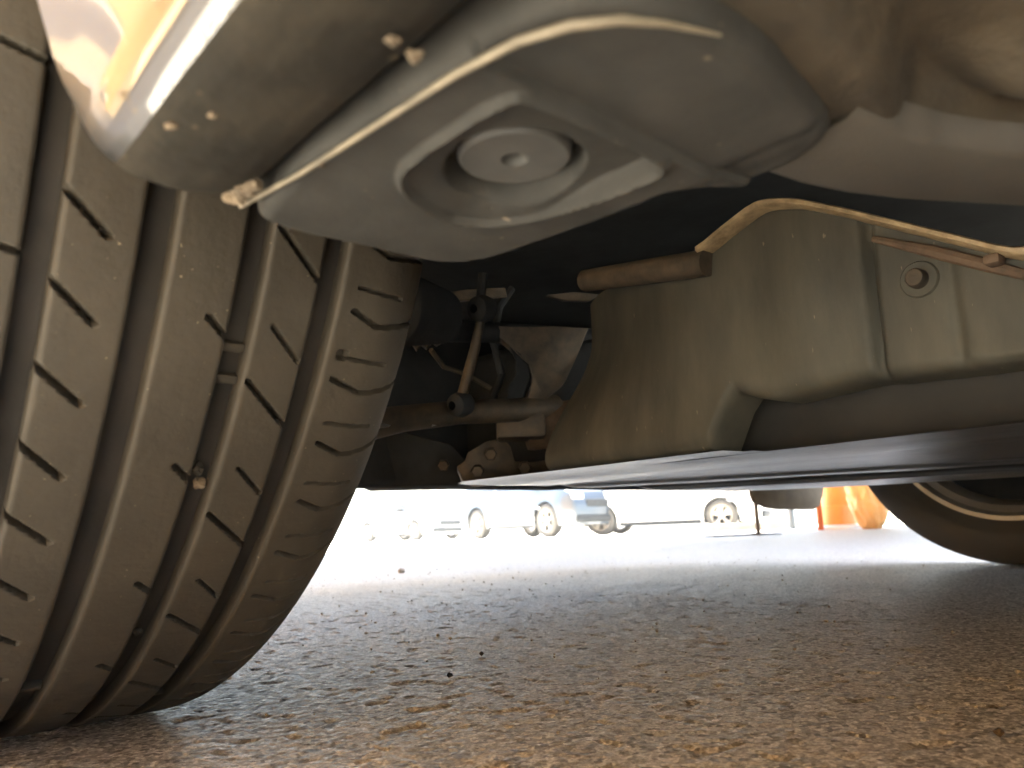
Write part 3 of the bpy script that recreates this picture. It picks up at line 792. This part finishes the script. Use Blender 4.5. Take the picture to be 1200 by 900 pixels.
for k in range(-5, 14):
    t = 53.9 + 4.95 * (k - 4)
    S5.append((jit(.1475, .002), t + .35, .160, t - .55, .0015, .0045)); S5.append((.160, t - .55, .1880, t - .1, .0015, .0045))
    S5.append((jit(.1495, .001), t + 2.0, jit(.171, .002), t + 1.65, .0010, .0028))
S5.append((.1478, 61.0, .1486, 61.0, .0042, .004))
rib(.000, .0375, S1, -1); rib(.046, .0690, S2); rib(.0790, .1020, S3); rib(.1110, .1320, S4); rib(.1410, .1855, S5, 1)
# wear bars and a stone caught in the grooves
def on_tread(x, deg, r): return Vector((x, YC - r * math.sin(rad(deg)), ZC - r * math.cos(rad(deg))))
for x, d0, w in ((.1065, 60.4, .0090), (.1065, 58.2, .0090), (.0740, 27, .0095), (.1365, 20, .0085)):
    V, F = bx(0, 0, 0, w, .0035, .004, .0008)
    R_ = Matrix.Rotation(-rad(d0), 3, 'X'); c = on_tread(x, d0, RT - .0062)
    part('wear_bar', [R_ @ Vector(v) + c for v in V], F, M['rubber'], wheel)
def lump(c, r, seed, squash=(1, 1, 1), amp=.34, sub=3):
    bm = bmesh.new(); bmesh.ops.create_icosphere(bm, subdivisions=sub, radius=1.0)
    rs = np.random.default_rng(seed); ph = rs.uniform(0, 6.28, 6); V = []
    for v in bm.verts:
        q = v.co
        f = 1 + amp * (math.sin(q.x * 3.1 + ph[0]) * math.sin(q.y * 3.7 + ph[1]) + .6 * math.sin(q.z * 6.3 + ph[2] + q.x * 4.4) * math.cos(q.y * 5.9 + ph[3]))
        V.append((c[0] + q.x * f * r * squash[0], c[1] + q.y * f * r * squash[1], c[2] + q.z * f * r * squash[2]))
    bm.verts.index_update()
    F = [[v.index for v in f.verts] for f in bm.faces]; bm.free(); return V, F
part('trapped_stone', *lump(on_tread(.1055, 51.4, RT - .0055), .0022, 3), M['rubber'], wheel)
part('trapped_stone', *lump(on_tread(.1080, 50.2, RT - .006), .0020, 4), M['mud'], wheel)
part('trapped_stone', *lump(on_tread(.1070, 34.4, RT - .0068), .0016, 8), M['rubber'], wheel)

# ---- far front wheel (seen from inside) and the rear pair
XF = 1.74 + .0885
for xc, yc, out, cyl in ((XF, YC, 1, True), (.0905, YC - 2.615, -1, False), (XF, YC - 2.615, 1, False)):
    w = part('wheel', *rim_mesh(RT, xc, .092, out, yc, ZC, .715), M['alloy'])
    V, F = lathe(tyre_profile(RT, xc, .092, .715), (0, yc, ZC), 'X', 128); V = np.array(V); V[:, 2] = np.maximum(V[:, 2], .0008)
    part('tyre', V, F, M['sidewall'], w)
    if cyl:
        part('brake_disc', *lathe([(xc - .03, .04), (xc - .03, .145), (xc - .008, .145), (xc - .008, .04)], (0, yc, ZC), 'X', 48), M['metal'], w)
        part('backing_plate', *lathe([(xc - .050, .03), (xc - .046, .12), (xc - .036, .200)], (0, yc, ZC), 'X', 40), M['dark'], w)
        part('caliper', *bx(xc - .02, yc - .13, ZC + .02, .07, .06, .15, .015), M['dark'], w)
# air deflector ahead of the far wheel
fp = [ony(881, 560, .98), ony(883, 580, .98), ony(887, 589, .98), ony(900, 595, .98), ony(915, 597, .98), ony(955, 597, .98), ony(961, 593, .98), ony(965, 580, .98), ony(967, 560, .98)]
part('air_deflector', *prism([Vector(p) for p in fp], (0, .012, 0), .003), M['flap'])

# ---- dried mud on the sill and plate
for (u, v, zz, r, sd) in ((152, 112, .183, .0016, 1), (166, 128, .181, .0014, 2), (160, 122, .182, .0011, 12), (250, 135, .1768, .0010, 3), (200, 148, .1772, .0011, 4), (460, 48, .1765, .0013, 5), (485, 66, .1770, .0014, 6),
                      (376, 193, .180, .0010, 10), (352, 228, .181, .0009, 11)):
    part('mud_speck', *lump(onz(u, v, zz), r, sd, (1, 1, .5)), M['mud'])
for (u, v, zz, r, sd) in ((277, 229, .1795, .0026, 7), (286, 224, .1785, .0022, 8), (297, 217, .179, .0018, 9)):
    part('mud_clump', *lump(onz(u, v, zz), r, sd, (1, 1, .8)), M['mud'], jp)

# ------------------------------------------------------------------ loose grit lying on the asphalt
gv, gf = [], []
n = 0
for k in range(550):
    x, y = random.uniform(.05, 2.2), random.uniform(.05, 2.0)
    if x < .2 and y > .3: continue
    r = random.choice((.0006, .0008, .0011, .0011, .0016, .002))
    V, F = lump((x, y, r * .3), r, k, (1, 1, .7), .3, 1)
    gv += V; gf += [tuple(i + n for i in f) for f in F]; n += len(V)
tag(obj('loose_grit', mesh_data('loose_grit', gv, gf, M['grit'], 0)), 'fine loose grit scattered over the shaded asphalt', 'grit', kind='stuff')
def clump(name, label, px, py, r, m, sd):
    p = onz(px, py, r * .5); tag(obj(name, mesh_data(name, *lump(p, r, sd, (1, 1, .75), .3), m, 60)), label, 'pebble', 'loose pebbles on the asphalt')
clump('pebble', 'dark pebble on pale asphalt nearest the parked cars', 470, 669, .009, M['grit'], 21)
clump('pebble', 'small dark pebble on the asphalt left of the picture middle', 527, 791, .0019, M['dark'], 22)
clump('pebble', 'small dark pebble farther back, right of the other dark one', 564, 766, .0018, M['dark'], 23)
clump('pebble', 'pale yellowish pebble on the asphalt at the bottom right', 1170, 858, .0022, M['mud'], 24)

# ------------------------------------------------------------------ across the lot
def ground_at(px, py):
    d = ray(px, py); return C0 + d * (CAM_H / -d[2])
def place(px, dist):
    d = ray(px, 620); d = d / math.hypot(d[0], d[1]); return (d[0] * dist, d[1] * dist, 0.0)
def face(px, deg):           # heading so that deg = 0 points the nose at the camera, 90 shows the car broadside with its nose to the left
    d = ray(px, 620); a = math.atan2(d[1], d[0]); return a + math.pi / 2 + rad(deg)
parked_car('pale_car', 'pale silver hatchback parked farthest left, just past the tyre', 'hatch', M['pale_paint'], place(481, 28.0), face(481, 38))
parked_car('blue_car', 'blue sport utility car parked between the pale and the white hatchbacks', 'suv', M['slate_paint'], place(633, 19.3), face(633, 37))
parked_car('white_car', 'white hatchback parked broadside, its rear wheel left of the brown post', 'hatch', M['white_paint'], place(783, 18.2), face(783, 78))

# brown post on a flat plate
bpos = ground_at(889, 627)
post = empty('post_stand', tuple(bpos)); tag(post, 'thin brown post standing on a flat grey plate', 'post')
obj('post', mesh_data('post', *merge([tube([(0, 0, .012), (0, 0, 1.3)], .022, 12), bx(0, 0, .016, .09, .09, .012, .003)]), M['post'], 40), post)
rm = Matrix.Rotation(-AZ, 3, 'Z')
pv, pf = bx(0, 0, .006, .64, .40, .010, .003, rot=rm); off = rm @ Vector((-.16, 0, 0))
obj('base_plate', mesh_data('base_plate', [(a + off.x, b + off.y, c) for a, b, c in pv], pf, M['base'], 40), post)
# concrete wheel stop
ws = place(884, 15.5)
V, F = prism([Vector((-.8, -.09, 0)), Vector((-.8, .09, 0)), Vector((-.8, .06, .14)), Vector((-.8, -.06, .14))], (1.6, 0, 0), .015)
o = obj('wheel_stop', mesh_data('wheel_stop', V, F, M['concrete'], 40)); o.location = ws; o.rotation_euler.z = -AZ - .1
tag(o, 'low concrete wheel stop on the ground behind the post', 'wheel stop')
# slim bollard
bo_ = place(929, 14.0)
o = obj('bollard', mesh_data('bollard', *lathe([(0, .001), (0, .11), (.02, .11), (.03, .055), (.55, .05), (.60, .05), (.62, .04), (.63, .001)], (0, 0, 0), 'Z', 20), M['slate_paint'], 40)); o.location = bo_
tag(o, 'slim blue-grey bollard between the wheel stop and orange drum', 'bollard')
# orange drum
dr_ = place(984, 11.6)
drum = empty('orange_drum', dr_); tag(drum, 'orange plastic drum standing beside the crumpled sack', 'drum')
obj('drum_body', mesh_data('drum_body', *lathe([(.05, .001), (.05, .22), (.30, .215), (.31, .205), (.34, .205), (.35, .212), (.62, .20), (.63, .19), (.66, .19), (.67, .197), (.95, .185), (1.0, .15), (1.0, .001)], (0, 0, 0), 'Z', 40), M['orange'], 40), drum)
obj('drum_base', mesh_data('drum_base', *lathe([(0, .001), (0, .30), (.03, .30), (.06, .24), (.06, .001)], (0, 0, 0), 'Z', 32), M['frame'], 40), drum)
# narrow deep-orange board leaning beside it
bd = place(962, 11.3)
o = obj('orange_board', mesh_data('orange_board', *bx(0, 0, .55, .07, .05, 1.1, .008, rot=None), M['orange_dark'], 40)); o.location = bd; o.rotation_euler.z = -AZ
tag(o, 'narrow deep orange board standing left of the orange drum', 'board')
# crumpled sack
sp = place(1022, 10.6)
bm = bmesh.new(); bmesh.ops.create_icosphere(bm, subdivisions=6, radius=1.0)
V = []
for v in bm.verts:
    q = v.co; a = math.atan2(q.y, q.x)
    f = 1 + .20 * float(fbm(np.array(a * 2.2 + 9), np.array(q.z * 2.5 + 5), 50, 3)) + .10 * abs(math.sin(a * 5 + q.z * 4)) - .10 * abs(math.sin(a * 3 - q.z * 6 + 1))
    zz = q.z * .5 + .46
    V.append((q.x * .25 * f, q.y * .22 * f, max(0.0, zz * f * .95)))
bm.verts.index_update(); F = [[v.index for v in f.verts] for f in bm.faces]; bm.free()
o = obj('crumpled_sack', mesh_data('crumpled_sack', V, F, M['sack'], 50)); o.location = sp
tag(o, 'crumpled orange plastic sack slumped against the far tyre in view', 'sack')

# building on the camera's side of the car (shows only as warm reflections and bounce)
bl = empty('stucco_building', (-6.0, 6.0, 0)); tag(bl, 'orange stucco building mirrored in the glossy sill', 'building')
obj('wall', mesh_data('wall', *bx(-2.0, 0, .3, 4.0, 44, .6), M['cream'], 40), bl)
obj('upper_wall', mesh_data('upper_wall', *bx(-2.0, 0, 3.8, 3.94, 43.94, 6.4), M['stucco'], 40), bl)
obj('parapet', mesh_data('parapet', *bx(-2.0, 0, 7.1, 4.12, 44.1, .2, .02), M['cream'], 40), bl)
for k in range(10):
    for zf in (2.6, 5.2):
        y = -20 + k * 4.4
        w = obj('window', mesh_data('window', *bx(-.02, y, zf, .06, 1.4, 1.3, .01), M['frame'], 40), bl)
        obj('pane', mesh_data('pane', *bx(.014, y, zf, .012, 1.26, 1.16), M['glass'], 40), w)

# unseen flat roof added to block sun and sky ahead of the car
cpt = empty('added_canopy', (6.5, 4.1, 0)); tag(cpt, 'flat grey roof added out of view to shade the ground ahead of the near car', 'added_canopy')
obj('roof', mesh_data('roof', *bx(0, 0, 2.15, 15.4, 5.3, .16, .02), M['added_canopy_mat'], 40), cpt)  # roof of the added canopy
obj('added_canopy_fascia', mesh_data('added_canopy_fascia', *bx(0, -2.70, 2.12, 15.5, .08, .30, .01), M['added_canopy_mat'], 40), cpt)
obj('added_canopy_fascia', mesh_data('added_canopy_fascia', *bx(0, 2.70, 2.12, 15.5, .08, .30, .01), M['added_canopy_mat'], 40), cpt)
for x in (-7.2, 7.5):
    for y in (-2.2, 2.3):
        obj('post', mesh_data('post', *bx(x, y, 1.04, .14, .14, 2.08, .01), M['frame'], 40), cpt)  # posts of the added canopy

# ------------------------------------------------------------------ thin scattering volume added to wash out the far lot like lens glare
hm = bpy.data.materials.new('glare_veil_volume'); hm.use_nodes = True
hn = hm.node_tree.nodes; hn.remove(hn['Principled BSDF'])
pv_ = hn.new('ShaderNodeVolumePrincipled'); pv_.inputs['Density'].default_value = 0.0020; pv_.inputs['Color'].default_value = (.93, .96, 1, 1)
hm.node_tree.links.new(pv_.outputs[0], hn['Material Output'].inputs['Volume'])
tag(obj('glare_veil', mesh_data('glare_veil', *bx(0, 0, 3.2, 300, 300, 8.6), hm, 0)), 'pale added veil washing out the lot in place of lens glare', 'glare_veil', kind='stuff')
